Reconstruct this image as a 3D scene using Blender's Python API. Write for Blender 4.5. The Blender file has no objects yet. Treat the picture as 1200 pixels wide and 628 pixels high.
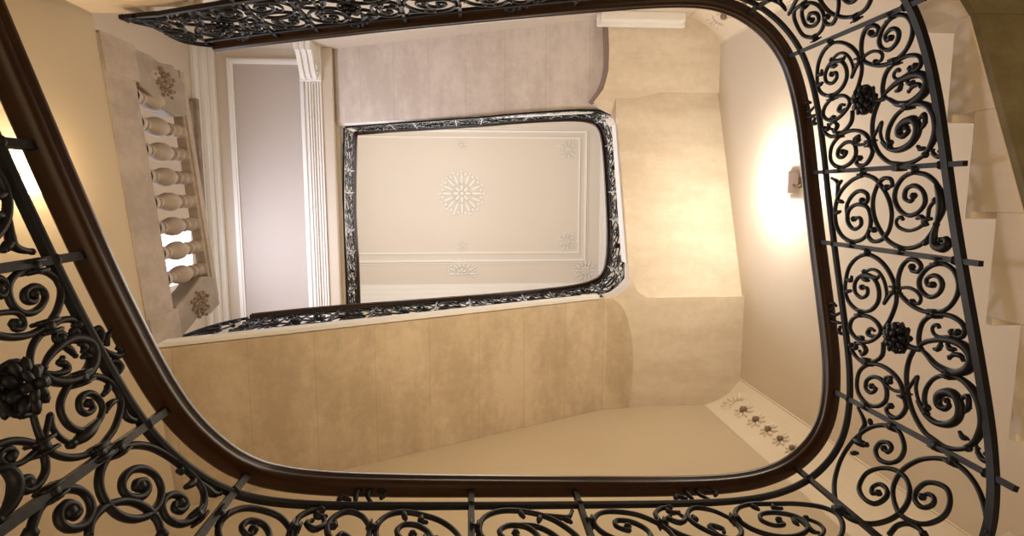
import bpy, bmesh, math, random
from mathutils import Vector, Matrix
random.seed(4)
CZ = 1.6            # eye height of the camera above the ground floor; heights "h" below are measured from it
sc = bpy.context.scene
COL = sc.collection
PAT = {
 'boss': [
  ('s',[(0.475,0.629),(0.396,0.561),(0.299,0.5),(0.229,0.486),(0.167,0.497),(0.102,0.535),(0.055,0.601),(0.04,0.685),(0.07,0.784),(0.14,0.873),(0.225,0.924),(0.313,0.95),(0.379,0.921),(0.412,0.84),(0.391,0.736),(0.329,0.657),(0.258,0.629),(0.195,0.646),(0.167,0.704),(0.187,0.783),(0.242,0.842),(0.301,0.848),(0.323,0.796),(0.294,0.74),(0.253,0.731),(0.255,0.776)]),
  ('l',[(0.191,0.776),(0.176,0.706),(0.176,0.634),(0.161,0.608)]),
  ('l',[(0.203,0.704),(0.203,0.737),(0.201,0.761)]),
  ('t',[(0.226,0.488),(0.264,0.54),(0.324,0.602),(0.269,0.568),(0.194,0.569),(0.139,0.603),(0.128,0.663),(0.153,0.734)]),
  ('s',[(0.436,0.828),(0.433,0.737),(0.459,0.679),(0.505,0.666),(0.567,0.74),(0.603,0.829),(0.596,0.904),(0.55,0.953),(0.483,0.916),(0.436,0.828)]),
  ('l',[(0.526,0.685),(0.548,0.753),(0.538,0.783),(0.503,0.752),(0.507,0.721)]),
  ('l',[(0.612,0.856),(0.58,0.841),(0.583,0.875)]),
  ('s',[(0.561,0.654),(0.638,0.677),(0.69,0.74),(0.721,0.82),(0.727,0.901),(0.691,0.956),(0.657,0.959)]),
  ('l',[(0.642,0.921),(0.62,0.857),(0.65,0.821),(0.688,0.861),(0.672,0.883)]),
  ('l',[(0.669,0.961),(0.663,0.916),(0.629,0.915)]),
  ('s',[(0.216,0.472),(0.249,0.451),(0.292,0.379),(0.308,0.293),(0.292,0.204),(0.253,0.127),(0.19,0.067),(0.121,0.038),(0.058,0.052),(0.029,0.102),(0.036,0.162),(0.073,0.236),(0.136,0.294),(0.192,0.295),(0.22,0.243),(0.191,0.177),(0.142,0.143),(0.106,0.153),(0.099,0.193),(0.124,0.241),(0.158,0.242),(0.15,0.207)]),
  ('s',[(0.23,0.461),(0.166,0.457),(0.087,0.416),(0.036,0.358),(0.029,0.297),(0.057,0.267),(0.091,0.29),(0.092,0.336),(0.071,0.334)]),
  ('t',[(0.211,0.464),(0.194,0.385),(0.207,0.328),(0.238,0.305),(0.272,0.329),(0.27,0.372)]),
  ('s',[(0.523,0.369),(0.463,0.366),(0.387,0.332),(0.338,0.281),(0.306,0.207),(0.295,0.13),(0.31,0.073),(0.341,0.05),(0.381,0.067),(0.395,0.107),(0.378,0.131)]),
  ('t',[(0.378,0.211),(0.361,0.219),(0.378,0.253),(0.408,0.259),(0.424,0.227),(0.402,0.147),(0.37,0.097)]),
  ('c',[(0.52,0.388),(0.472,0.315),(0.437,0.223),(0.423,0.13),(0.434,0.067),(0.476,0.036),(0.538,0.067),(0.576,0.128),(0.593,0.197),(0.581,0.276),(0.543,0.329),(0.523,0.363)]),
  ('l',[(0.515,0.094),(0.489,0.1),(0.492,0.144),(0.52,0.177)]),
  ('l',[(0.46,0.126),(0.47,0.161),(0.45,0.174)]),
  ('l',[(0.451,0.214),(0.491,0.24),(0.497,0.265)]),
  ('s',[(0.543,0.418),(0.61,0.465),(0.689,0.497),(0.771,0.506),(0.845,0.495),(0.909,0.461),(0.96,0.401),(0.973,0.341),(0.98,0.272),(0.966,0.205),(0.931,0.129)]),
  ('c',[(0.944,0.161),(0.893,0.095),(0.816,0.046),(0.759,0.028),(0.694,0.031),(0.643,0.057),(0.609,0.113),(0.605,0.188)]),
  ('s',[(0.609,0.113),(0.611,0.201),(0.655,0.296),(0.73,0.364),(0.799,0.387),(0.831,0.372)]),
  ('c',[(0.817,0.44),(0.866,0.394),(0.886,0.323),(0.864,0.241),(0.816,0.18),(0.754,0.155),(0.704,0.173),(0.704,0.229),(0.741,0.284),(0.785,0.294),(0.796,0.261),(0.77,0.223),(0.747,0.234)]),
  ('t',[(0.799,0.516),(0.739,0.468),(0.683,0.416),(0.75,0.439),(0.813,0.429),(0.862,0.381)]),
  ('l',[(0.895,0.08),(0.928,0.074),(0.949,0.046),(0.932,0.007),(0.906,0.001),(0.917,0.034)]),
  ('l',[(0.719,0.154),(0.679,0.1),(0.737,0.104),(0.769,0.136)]),
  ('l',[(0.888,0.125),(0.892,0.157),(0.876,0.171)]),
  ('s',[(0.827,0.54),(0.875,0.524),(0.929,0.555),(0.966,0.604),(0.967,0.661),(0.943,0.68),(0.916,0.645)]),
  ('s',[(0.82,0.535),(0.758,0.559),(0.72,0.617),(0.707,0.704),(0.732,0.81),(0.8,0.902),(0.887,0.934),(0.944,0.911),(0.972,0.837),(0.953,0.75),(0.9,0.684),(0.835,0.672),(0.793,0.701),(0.793,0.771),(0.835,0.839),(0.887,0.851),(0.896,0.803),(0.859,0.762),(0.856,0.798)]),
  ('t',[(0.799,0.53),(0.82,0.609),(0.806,0.673),(0.768,0.671),(0.753,0.625),(0.782,0.641)]),
  ('k',[(0.024,0.682)]),
  ('k',[(0.018,0.144)]),
  ('k',[(0.424,0.826)]),
  ('k',[(0.306,0.228)]),
  ('k',[(0.224,0.488)]),
  ('k',[(0.721,0.82)]),
  ('k',[(0.608,0.202)]),
  ('k',[(0.987,0.849)]),
  ('k',[(1,0.322)]),
  ('k',[(0.819,0.532)]),
  ('b',[(0.505,0.533)]),
  ('l',[(0.526,0.455),(0.532,0.403),(0.528,0.351)]),
  ('l',[(0.457,1.02),(0.491,1.093),(0.473,1.159),(0.414,1.107),(0.425,1.07)]),
  ('l',[(0.533,1.035),(0.54,1.123),(0.512,1.167)]),
  ('l',[(0.606,1.04),(0.595,1.072),(0.56,1.05)]),
  ('l',[(0.224,0.92),(0.23,0.88),(0.204,0.865)]),
  ('l',[(0.312,0.946),(0.297,0.894)]),
 ],
 'narrow': [
  ('s',[(0.075,0.632),(0.141,0.75),(0.299,0.873),(0.503,0.939),(0.731,0.952),(0.885,0.901),(0.936,0.807),(0.886,0.707),(0.765,0.637),(0.601,0.61),(0.475,0.634),(0.449,0.724),(0.533,0.808),(0.681,0.829),(0.772,0.781),(0.716,0.71),(0.621,0.706),(0.639,0.768)]),
  ('s',[(0.644,0.826),(0.472,0.82),(0.336,0.757),(0.271,0.674),(0.323,0.612),(0.417,0.628),(0.394,0.668)]),
  ('s',[(0.064,0.623),(0.116,0.538),(0.232,0.478),(0.389,0.436),(0.564,0.431),(0.744,0.47),(0.864,0.537),(0.903,0.611),(0.848,0.654),(0.753,0.636),(0.759,0.594)]),
  ('s',[(0.067,0.218),(0.118,0.302),(0.246,0.369),(0.388,0.39),(0.512,0.357),(0.558,0.294),(0.507,0.223),(0.403,0.172),(0.28,0.177),(0.217,0.23),(0.258,0.293),(0.364,0.312),(0.395,0.269),(0.332,0.246)]),
  ('c',[(0.181,0.089),(0.32,0.063),(0.478,0.074),(0.639,0.119)]),
  ('s',[(0.067,0.218),(0.101,0.138),(0.191,0.084),(0.32,0.063),(0.478,0.074),(0.66,0.127),(0.827,0.21),(0.917,0.296),(0.936,0.392),(0.877,0.486),(0.742,0.548),(0.576,0.579),(0.392,0.57),(0.22,0.523),(0.125,0.461),(0.135,0.403),(0.212,0.397),(0.233,0.44)]),
  ('c',[(0.598,0.103),(0.741,0.143),(0.86,0.15),(0.891,0.108),(0.845,0.064),(0.788,0.069),(0.804,0.105)]),
  ('t',[(0.611,0.346),(0.581,0.364),(0.627,0.401),(0.701,0.39),(0.734,0.317),(0.682,0.234),(0.585,0.174),(0.462,0.148),(0.38,0.1)]),
  ('l',[(0.668,0.194),(0.608,0.201),(0.583,0.149)]),
  ('l',[(0.592,0.251),(0.568,0.21),(0.646,0.18)]),
  ('l',[(0.4,0.901),(0.424,0.856)]),
  ('l',[(0.375,0.918),(0.249,0.893),(0.148,0.888),(0.094,0.942)]),
  ('l',[(0.198,0.889),(0.137,0.846)]),
  ('l',[(0.579,0.947),(0.55,0.896)]),
  ('l',[(0.874,0.227),(0.828,0.192)]),
  ('k',[(0.028,0.628)]),
  ('k',[(0.04,0.213)]),
  ('k',[(0.975,0.816)]),
  ('k',[(0.972,0.396)]),
 ],
 'corner': [
  ('s',[(0.031,0.632),(0.094,0.738),(0.202,0.834),(0.371,0.913),(0.582,0.934),(0.784,0.886),(0.935,0.803),(1.035,0.707),(1.049,0.608),(0.968,0.515),(0.85,0.46),(0.708,0.426),(0.56,0.42),(0.442,0.447),(0.385,0.5),(0.39,0.578),(0.461,0.668),(0.579,0.727),(0.724,0.713),(0.786,0.644),(0.765,0.57),(0.654,0.54),(0.582,0.56),(0.577,0.613),(0.641,0.642),(0.698,0.623),(0.656,0.593)]),
  ('s',[(0.031,0.632),(0.058,0.568),(0.162,0.532),(0.277,0.554),(0.358,0.613),(0.381,0.685),(0.324,0.728),(0.237,0.707),(0.195,0.648),(0.225,0.62),(0.28,0.643),(0.265,0.674)]),
  ('s',[(0.054,0.223),(0.068,0.272),(0.117,0.351),(0.207,0.441),(0.351,0.52),(0.508,0.536),(0.622,0.494),(0.698,0.418),(0.679,0.33),(0.609,0.266),(0.485,0.217),(0.367,0.209),(0.285,0.235),(0.28,0.291),(0.333,0.363),(0.433,0.4),(0.51,0.39),(0.53,0.337),(0.464,0.293),(0.402,0.297),(0.406,0.336),(0.453,0.359)]),
  ('s',[(0.05,0.218),(0.072,0.144),(0.133,0.083),(0.231,0.04),(0.339,0.011),(0.407,-0.004)]),
  ('s',[(0.914,0.389),(0.808,0.393),(0.725,0.358),(0.699,0.299),(0.715,0.259)]),
  ('l',[(0.339,0.872),(0.243,0.868),(0.14,0.85),(0.037,0.916)]),
  ('c',[(0.354,0.917),(0.345,0.854),(0.326,0.804)]),
  ('l',[(0.082,0.815),(0.123,0.796)]),
  ('l',[(0.486,0.89),(0.449,0.847)]),
  ('k',[(0.037,0.631)]),
  ('k',[(0.047,0.22)]),
  ('k',[(1.053,0.68)]),
 ],
 'corner_left': [
  ('s',[(0.968,0.836),(0.971,0.782),(0.925,0.729),(0.836,0.683),(0.713,0.654),(0.58,0.646),(0.473,0.668),(0.421,0.717),(0.435,0.783),(0.513,0.842),(0.617,0.869),(0.718,0.859),(0.779,0.817),(0.767,0.767),(0.705,0.732),(0.62,0.729),(0.565,0.758),(0.582,0.802),(0.643,0.818),(0.681,0.791),(0.651,0.77),(0.634,0.787)]),
  ('s',[(0.973,0.839),(0.919,0.905),(0.818,0.955),(0.667,0.982),(0.485,0.987),(0.32,0.97),(0.199,0.926),(0.127,0.849),(0.132,0.778),(0.192,0.738),(0.295,0.737),(0.389,0.768),(0.426,0.81),(0.393,0.848),(0.315,0.856),(0.255,0.831),(0.252,0.797),(0.3,0.789),(0.332,0.811),(0.305,0.824)]),
  ('s',[(1.007,0.561),(0.97,0.596),(0.898,0.626),(0.809,0.625),(0.731,0.596),(0.696,0.548),(0.733,0.513),(0.803,0.507),(0.867,0.528),(0.884,0.56),(0.842,0.578),(0.787,0.568),(0.786,0.546),(0.824,0.55)]),
  ('s',[(0.998,0.558),(0.969,0.5),(0.925,0.464),(0.87,0.427)]),
  ('s',[(0.618,0.528),(0.682,0.572),(0.7,0.63),(0.664,0.681),(0.59,0.717),(0.472,0.728),(0.344,0.709),(0.238,0.662)]),
  ('l',[(0.53,0.97),(0.484,0.96)]),
  ('l',[(0.369,0.908),(0.345,0.945),(0.368,0.976)]),
  ('l',[(0.338,0.976),(0.213,0.96),(0.136,0.948),(0.097,0.968)]),
  ('k',[(0.977,0.836)]),
  ('k',[(1.029,0.766)]),
  ('k',[(1.001,0.555)]),
  ('k',[(0.121,0.809)]),
 ],
 'corner_top': [
  ('s',[(0.889,0.807),(0.779,0.889),(0.544,0.866),(0.381,0.789),(0.357,0.679),(0.415,0.601),(0.552,0.583),(0.716,0.628),(0.834,0.705),(0.882,0.794)]),
  ('s',[(0.369,0.687),(0.489,0.762),(0.655,0.802),(0.723,0.75),(0.68,0.671),(0.581,0.645),(0.536,0.693),(0.598,0.744),(0.636,0.721)]),
  ('s',[(0.857,0.382),(0.8,0.471),(0.661,0.539),(0.486,0.542),(0.302,0.502),(0.175,0.439)]),
  ('s',[(0.857,0.382),(0.824,0.283),(0.724,0.201),(0.601,0.146),(0.456,0.136)]),
  ('s',[(0.358,0.361),(0.524,0.403),(0.684,0.477),(0.81,0.573),(0.782,0.627),(0.691,0.618),(0.691,0.58)]),
  ('s',[(0.444,0.319),(0.558,0.371),(0.655,0.354),(0.638,0.291),(0.533,0.239),(0.432,0.24)]),
  ('s',[(0.352,0.816),(0.26,0.707),(0.214,0.638),(0.17,0.57)]),
  ('k',[(0.895,0.799)]),
  ('k',[(0.869,0.386)]),
  ('k',[(0.376,0.68)]),
  ('l',[(0.313,0.851),(0.161,0.823),(0.046,0.851)]),
  ('l',[(0.161,0.823),(0.074,0.777)]),
  ('l',[(0.351,0.817),(0.388,0.861)]),
 ],
 'boss_left': [
  ('s',[(0.967,0.913),(0.972,0.869),(0.943,0.822),(0.897,0.794),(0.836,0.785),(0.79,0.8),(0.776,0.836),(0.795,0.879),(0.833,0.909),(0.877,0.908),(0.892,0.881),(0.876,0.847),(0.843,0.834),(0.823,0.851),(0.835,0.873),(0.859,0.872)]),
  ('s',[(0.967,0.913),(0.946,0.96),(0.89,0.986),(0.824,0.971),(0.75,0.922),(0.703,0.864),(0.682,0.798),(0.692,0.736),(0.727,0.688),(0.777,0.661),(0.837,0.66),(0.901,0.695),(0.949,0.747),(0.962,0.781),(0.936,0.797),(0.902,0.79),(0.88,0.767),(0.895,0.754),(0.913,0.767)]),
  ('t',[(0.796,0.679),(0.81,0.719),(0.806,0.755),(0.793,0.785),(0.764,0.795),(0.73,0.787),(0.717,0.765),(0.731,0.75),(0.749,0.761)]),
  ('s',[(0.686,0.857),(0.658,0.809),(0.626,0.775),(0.589,0.751),(0.558,0.737),(0.524,0.73)]),
  ('s',[(0.687,0.865),(0.701,0.917),(0.689,0.961),(0.654,0.971)]),
  ('t',[(0.59,0.91),(0.587,0.877),(0.618,0.861),(0.647,0.875),(0.639,0.903),(0.616,0.899),(0.618,0.882)]),
  ('l',[(0.62,0.923),(0.636,0.947),(0.612,0.953),(0.604,0.937)]),
  ('c',[(0.517,0.768),(0.558,0.811),(0.589,0.87),(0.597,0.929),(0.56,0.974),(0.503,0.98),(0.442,0.949),(0.406,0.897),(0.409,0.832),(0.442,0.777),(0.487,0.761),(0.517,0.768)]),
  ('l',[(0.589,0.87),(0.551,0.893),(0.511,0.901)]),
  ('l',[(0.569,0.943),(0.537,0.955),(0.518,0.938)]),
  ('l',[(0.469,0.96),(0.489,0.942),(0.492,0.926)]),
  ('l',[(0.499,0.765),(0.467,0.803),(0.464,0.844),(0.492,0.848),(0.513,0.829),(0.527,0.851)]),
  ('s',[(0.399,0.873),(0.396,0.827),(0.357,0.775),(0.306,0.744),(0.239,0.736),(0.183,0.752),(0.154,0.787),(0.165,0.844),(0.212,0.888),(0.278,0.891),(0.316,0.865),(0.306,0.826),(0.261,0.806),(0.225,0.822),(0.236,0.855),(0.268,0.849)]),
  ('s',[(0.399,0.873),(0.373,0.935),(0.315,0.974),(0.228,0.981),(0.162,0.956),(0.093,0.888),(0.065,0.835),(0.05,0.79),(0.051,0.731),(0.083,0.677),(0.132,0.644),(0.186,0.631),(0.264,0.64),(0.341,0.657),(0.396,0.674)]),
  ('t',[(0.223,0.642),(0.267,0.675),(0.309,0.705),(0.256,0.688),(0.194,0.688),(0.137,0.706)]),
  ('c',[(0.17,0.851),(0.148,0.8),(0.138,0.753),(0.135,0.712)]),
  ('l',[(0.311,0.962),(0.284,0.949),(0.27,0.919)]),
  ('l',[(0.207,0.96),(0.21,0.922),(0.186,0.891)]),
  ('l',[(0.207,0.911),(0.211,0.937)]),
  ('s',[(0.289,0.481),(0.301,0.507),(0.291,0.549),(0.262,0.584),(0.216,0.609),(0.158,0.611),(0.098,0.586),(0.067,0.545),(0.067,0.508),(0.102,0.499),(0.123,0.518),(0.108,0.535),(0.085,0.529),(0.092,0.518)]),
  ('t',[(0.195,0.599),(0.185,0.556),(0.192,0.523),(0.217,0.505),(0.249,0.503),(0.268,0.524),(0.254,0.547),(0.228,0.546),(0.227,0.53)]),
  ('c',[(0.215,0.471),(0.197,0.499),(0.14,0.502),(0.091,0.478),(0.055,0.439),(0.037,0.397)]),
  ('k',[(0.984,0.919)]),
  ('k',[(0.69,0.859)]),
  ('k',[(0.399,0.873)]),
  ('k',[(0.198,0.624)]),
  ('k',[(0.027,0.764)]),
  ('b',[(0.474,0.664)]),
  ('l',[(0.504,1.022),(0.456,1.039),(0.421,1.069),(0.43,1.101),(0.462,1.088)]),
  ('l',[(0.412,1.014),(0.401,1.049),(0.359,1.057),(0.341,1.031),(0.373,1.029)]),
  ('l',[(0.595,1.021),(0.603,1.048),(0.569,1.054),(0.525,1.027)]),
  ('l',[(0.492,1.051),(0.536,1.064),(0.561,1.099)]),
  ('l',[(0.142,0.966),(0.102,0.953),(0.061,0.972),(0.064,1.017)]),
 ],
}
NEAR_RAIL = [(-1.140,-0.559,1.500),(-1.108,-0.380,1.539),(-1.070,-0.196,1.574),(-1.031,-0.026,1.600),(-0.991,0.133,1.623),(-0.958,0.266,1.647),(-0.931,0.371,1.670),(-0.905,0.469,1.693),(-0.877,0.568,1.722),(-0.843,0.668,1.760),(-0.799,0.772,1.818),(-0.744,0.871,1.891),(-0.665,0.956,1.975),(-0.525,1.033,2.072),(-0.280,1.106,2.180),(0.071,1.177,2.287),(0.495,1.247,2.390),(0.880,1.305,2.478),(1.163,1.339,2.544),(1.376,1.345,2.601),(1.552,1.316,2.658),(1.690,1.248,2.713),(1.785,1.155,2.767),(1.846,1.043,2.827),(1.884,0.914,2.891),(1.898,0.773,2.945),(1.900,0.572,3.012),(1.900,0.296,3.105),(1.900,0.030,3.189),(1.898,-0.195,3.251),(1.890,-0.398,3.303),(1.868,-0.586,3.351),(1.823,-0.744,3.385),(1.748,-0.867,3.406),(1.645,-0.964,3.418),(1.513,-1.037,3.426),(1.350,-1.081,3.446),(1.124,-1.099,3.507),(0.768,-1.103,3.633),(0.265,-1.102,3.825),(-0.369,-1.101,4.083),(-0.995,-1.100,4.358),(-1.498,-1.099,4.598),(-1.891,-1.099,4.800)]
GALLERY_RAIL = [(-1.888,-1.005,10.45),(-1.938,0.247,10.45),(-1.928,1.132,10.45),(-1.928,1.912,10.45),(-1.935,2.415,10.45)]
NEAR_END = [(-1.932,-1.100,4.793),(-2.005,-1.100,4.746),(-2.064,-1.100,4.662),(-2.076,-1.100,4.474),(-2.058,-1.100,4.310),(-2.135,-1.100,4.184),(-2.174,-1.100,4.091)]
UPPER_END = [(-2.276,1.200,5.666),(-2.374,1.200,5.389),(-2.427,1.200,5.105),(-2.529,1.200,4.854)]
UPPER_RAIL = [(-2.121,1.200,5.890),(-1.673,1.200,6.144),(-1.170,1.200,6.359),(-0.549,1.200,6.591),(0.212,1.200,6.894),(0.862,1.206,7.234),(1.302,1.219,7.568),(1.604,1.189,7.744),(1.783,1.098,7.810),(1.861,0.908,7.834),(1.884,0.569,7.878),(1.891,0.135,8.000),(1.891,-0.412,8.186),(1.875,-0.785,8.334),(1.805,-0.956,8.418),(1.666,-1.028,8.488),(1.433,-1.053,8.594),(1.076,-1.052,8.762),(0.660,-1.043,8.958),(0.244,-1.028,9.166),(-0.481,-1.020,9.570),(-1.264,-1.019,10.060),(-1.880,-1.012,10.450)]


# ------------------------------------------------------------------ materials
def mat(name):
    m = bpy.data.materials.new(name); m.use_nodes = True
    nt = m.node_tree; b = nt.nodes['Principled BSDF']
    return m, nt, b
def N(nt, t, **kw):
    n = nt.nodes.new(t)
    for k, v in kw.items(): setattr(n, k, v)
    return n
def simple(name, col, rough=.6, metal=0, noise=0, scale=8, coat=0, bump=0, spec=.5):
    m, nt, b = mat(name); b.inputs['Specular IOR Level'].default_value = spec
    b.inputs['Roughness'].default_value = rough; b.inputs['Metallic'].default_value = metal
    b.inputs['Coat Weight'].default_value = coat
    tc = N(nt, 'ShaderNodeTexCoord'); nz = N(nt, 'ShaderNodeTexNoise')
    nz.inputs['Scale'].default_value = scale; nz.inputs['Detail'].default_value = 5
    nt.links.new(tc.outputs['Object'], nz.inputs['Vector'])
    mx = N(nt, 'ShaderNodeMix', data_type='RGBA')
    mx.inputs[6].default_value = (*[c*(1-noise) for c in col], 1); mx.inputs[7].default_value = (*[min(1, c*(1+noise)) for c in col], 1)
    nt.links.new(nz.outputs['Fac'], mx.inputs[0]); nt.links.new(mx.outputs[2], b.inputs['Base Color'])
    if bump:
        bp = N(nt, 'ShaderNodeBump'); bp.inputs['Strength'].default_value = bump; bp.inputs['Distance'].default_value = .01
        nt.links.new(nz.outputs['Fac'], bp.inputs['Height']); nt.links.new(bp.outputs['Normal'], b.inputs['Normal'])
    return m
def stone(name, col, dark, joint=None, axis=0, phase=0.0, stain=.5):
    m, nt, b = mat(name)
    b.inputs['Roughness'].default_value = .75
    g = N(nt, 'ShaderNodeNewGeometry')
    mp = N(nt, 'ShaderNodeMapping'); nt.links.new(g.outputs['Position'], mp.inputs['Vector'])
    sc_ = [.55, .55, .55]; sc_[axis] = 1.9
    mp.inputs['Scale'].default_value = sc_
    n1 = N(nt, 'ShaderNodeTexNoise'); n1.inputs['Scale'].default_value = 1.6; n1.inputs['Detail'].default_value = 6; n1.inputs['Roughness'].default_value = .62
    nt.links.new(mp.outputs['Vector'], n1.inputs['Vector'])
    n2 = N(nt, 'ShaderNodeTexNoise'); n2.inputs['Scale'].default_value = 9; n2.inputs['Detail'].default_value = 7; n2.inputs['Roughness'].default_value = .7
    nt.links.new(g.outputs['Position'], n2.inputs['Vector'])
    ad = N(nt, 'ShaderNodeMath', operation='MULTIPLY_ADD'); nt.links.new(n2.outputs['Fac'], ad.inputs[0]); ad.inputs[1].default_value = .55
    nt.links.new(n1.outputs['Fac'], ad.inputs[2])
    cr = N(nt, 'ShaderNodeMapRange'); nt.links.new(ad.outputs[0], cr.inputs['Value'])
    cr.inputs['From Min'].default_value = .66; cr.inputs['From Max'].default_value = .92; cr.inputs['To Min'].default_value = stain; cr.inputs['To Max'].default_value = 0
    mx = N(nt, 'ShaderNodeMix', data_type='RGBA'); mx.inputs[6].default_value = (*col, 1); mx.inputs[7].default_value = (*dark, 1)
    nt.links.new(cr.outputs[0], mx.inputs[0]); last = mx.outputs[2]
    if joint:
        sp = N(nt, 'ShaderNodeSeparateXYZ'); nt.links.new(g.outputs['Position'], sp.inputs[0])
        a = N(nt, 'ShaderNodeMath', operation='ADD'); nt.links.new(sp.outputs[axis], a.inputs[0]); a.inputs[1].default_value = 20 + phase
        d = N(nt, 'ShaderNodeMath', operation='DIVIDE'); nt.links.new(a.outputs[0], d.inputs[0]); d.inputs[1].default_value = joint
        f = N(nt, 'ShaderNodeMath', operation='FRACT'); nt.links.new(d.outputs[0], f.inputs[0])
        l = N(nt, 'ShaderNodeMath', operation='LESS_THAN'); nt.links.new(f.outputs[0], l.inputs[0]); l.inputs[1].default_value = .016
        k = N(nt, 'ShaderNodeMath', operation='MULTIPLY'); nt.links.new(l.outputs[0], k.inputs[0]); k.inputs[1].default_value = .2
        m2 = N(nt, 'ShaderNodeMix', data_type='RGBA'); nt.links.new(k.outputs[0], m2.inputs[0]); nt.links.new(last, m2.inputs[6])
        m2.inputs[7].default_value = (*[c*.35 for c in dark], 1); last = m2.outputs[2]
    nt.links.new(last, b.inputs['Base Color'])
    bp = N(nt, 'ShaderNodeBump'); bp.inputs['Strength'].default_value = .25; bp.inputs['Distance'].default_value = .01
    nt.links.new(n2.outputs['Fac'], bp.inputs['Height']); nt.links.new(bp.outputs['Normal'], b.inputs['Normal'])
    return m
def emit(name, col, strength):
    m, nt, b = mat(name)
    b.inputs['Base Color'].default_value = (*col, 1)
    b.inputs['Emission Color'].default_value = (*col, 1); b.inputs['Emission Strength'].default_value = strength
    return m
IRON = simple('wrought_iron', (.0055, .005, .007), .48, .0, .25, 30, bump=.15, spec=.22)
WOOD = simple('dark_handrail_wood', (.026, .0095, .0028), .36, 0, .4, 12, spec=.22)
PLASTER = simple('cream_plaster', (.66, .58, .48), .85, 0, .035, 1.3)
WARM = simple('warm_lit_plaster', (.56, .46, .32), .85, 0, .05, 1.3)  # tan tone of warm lamplight put into the plaster colour
WHITE = simple('white_plaster', (.88, .86, .83), .7, 0, .02, 3)
CREAM = simple('cream_pilaster_plaster', (.74, .65, .52), .8, 0, .05, 3)
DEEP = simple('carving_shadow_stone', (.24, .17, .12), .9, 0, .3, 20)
CEIL = simple('ceiling_plaster', (.74, .69, .63), .8, 0, .02, 2)
SOFF = stone('flight_soffit_stone', (.70, .585, .43), (.44, .34, .22), .47, 0, .12, .62)
SOFF2 = stone('upper_soffit_stone', (.72, .64, .57), (.45, .36, .31), .52, 0, .3, .45)
LAND = stone('landing_soffit_stone', (.78, .69, .56), (.50, .39, .27), None, 1, 0, .38)
STEP = stone('step_stone', (.80, .69, .58), (.58, .48, .39), None, 1, 0, .28)
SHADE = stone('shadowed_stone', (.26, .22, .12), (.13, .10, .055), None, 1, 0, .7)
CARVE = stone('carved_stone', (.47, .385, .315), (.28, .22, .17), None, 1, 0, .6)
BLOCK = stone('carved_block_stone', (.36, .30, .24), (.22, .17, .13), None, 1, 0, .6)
GROOVE = simple('groove_shadow_stone', (.25, .19, .17), .9)
PANE = emit('bright_window_pane', (.80, .84, 1.0), 5.0)
SHADEM = emit('lit_lampshade', (1.0, .86, .62), 9.0)
LINEN = simple('linen_shade', (.30, .245, .235), .95)
BRASS = simple('aged_brass', (.35, .25, .12), .35, .9)
FLOOR = stone('marble_floor', (.5, .42, .33), (.3, .24, .18), .6, 0, 0, .4)

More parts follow.
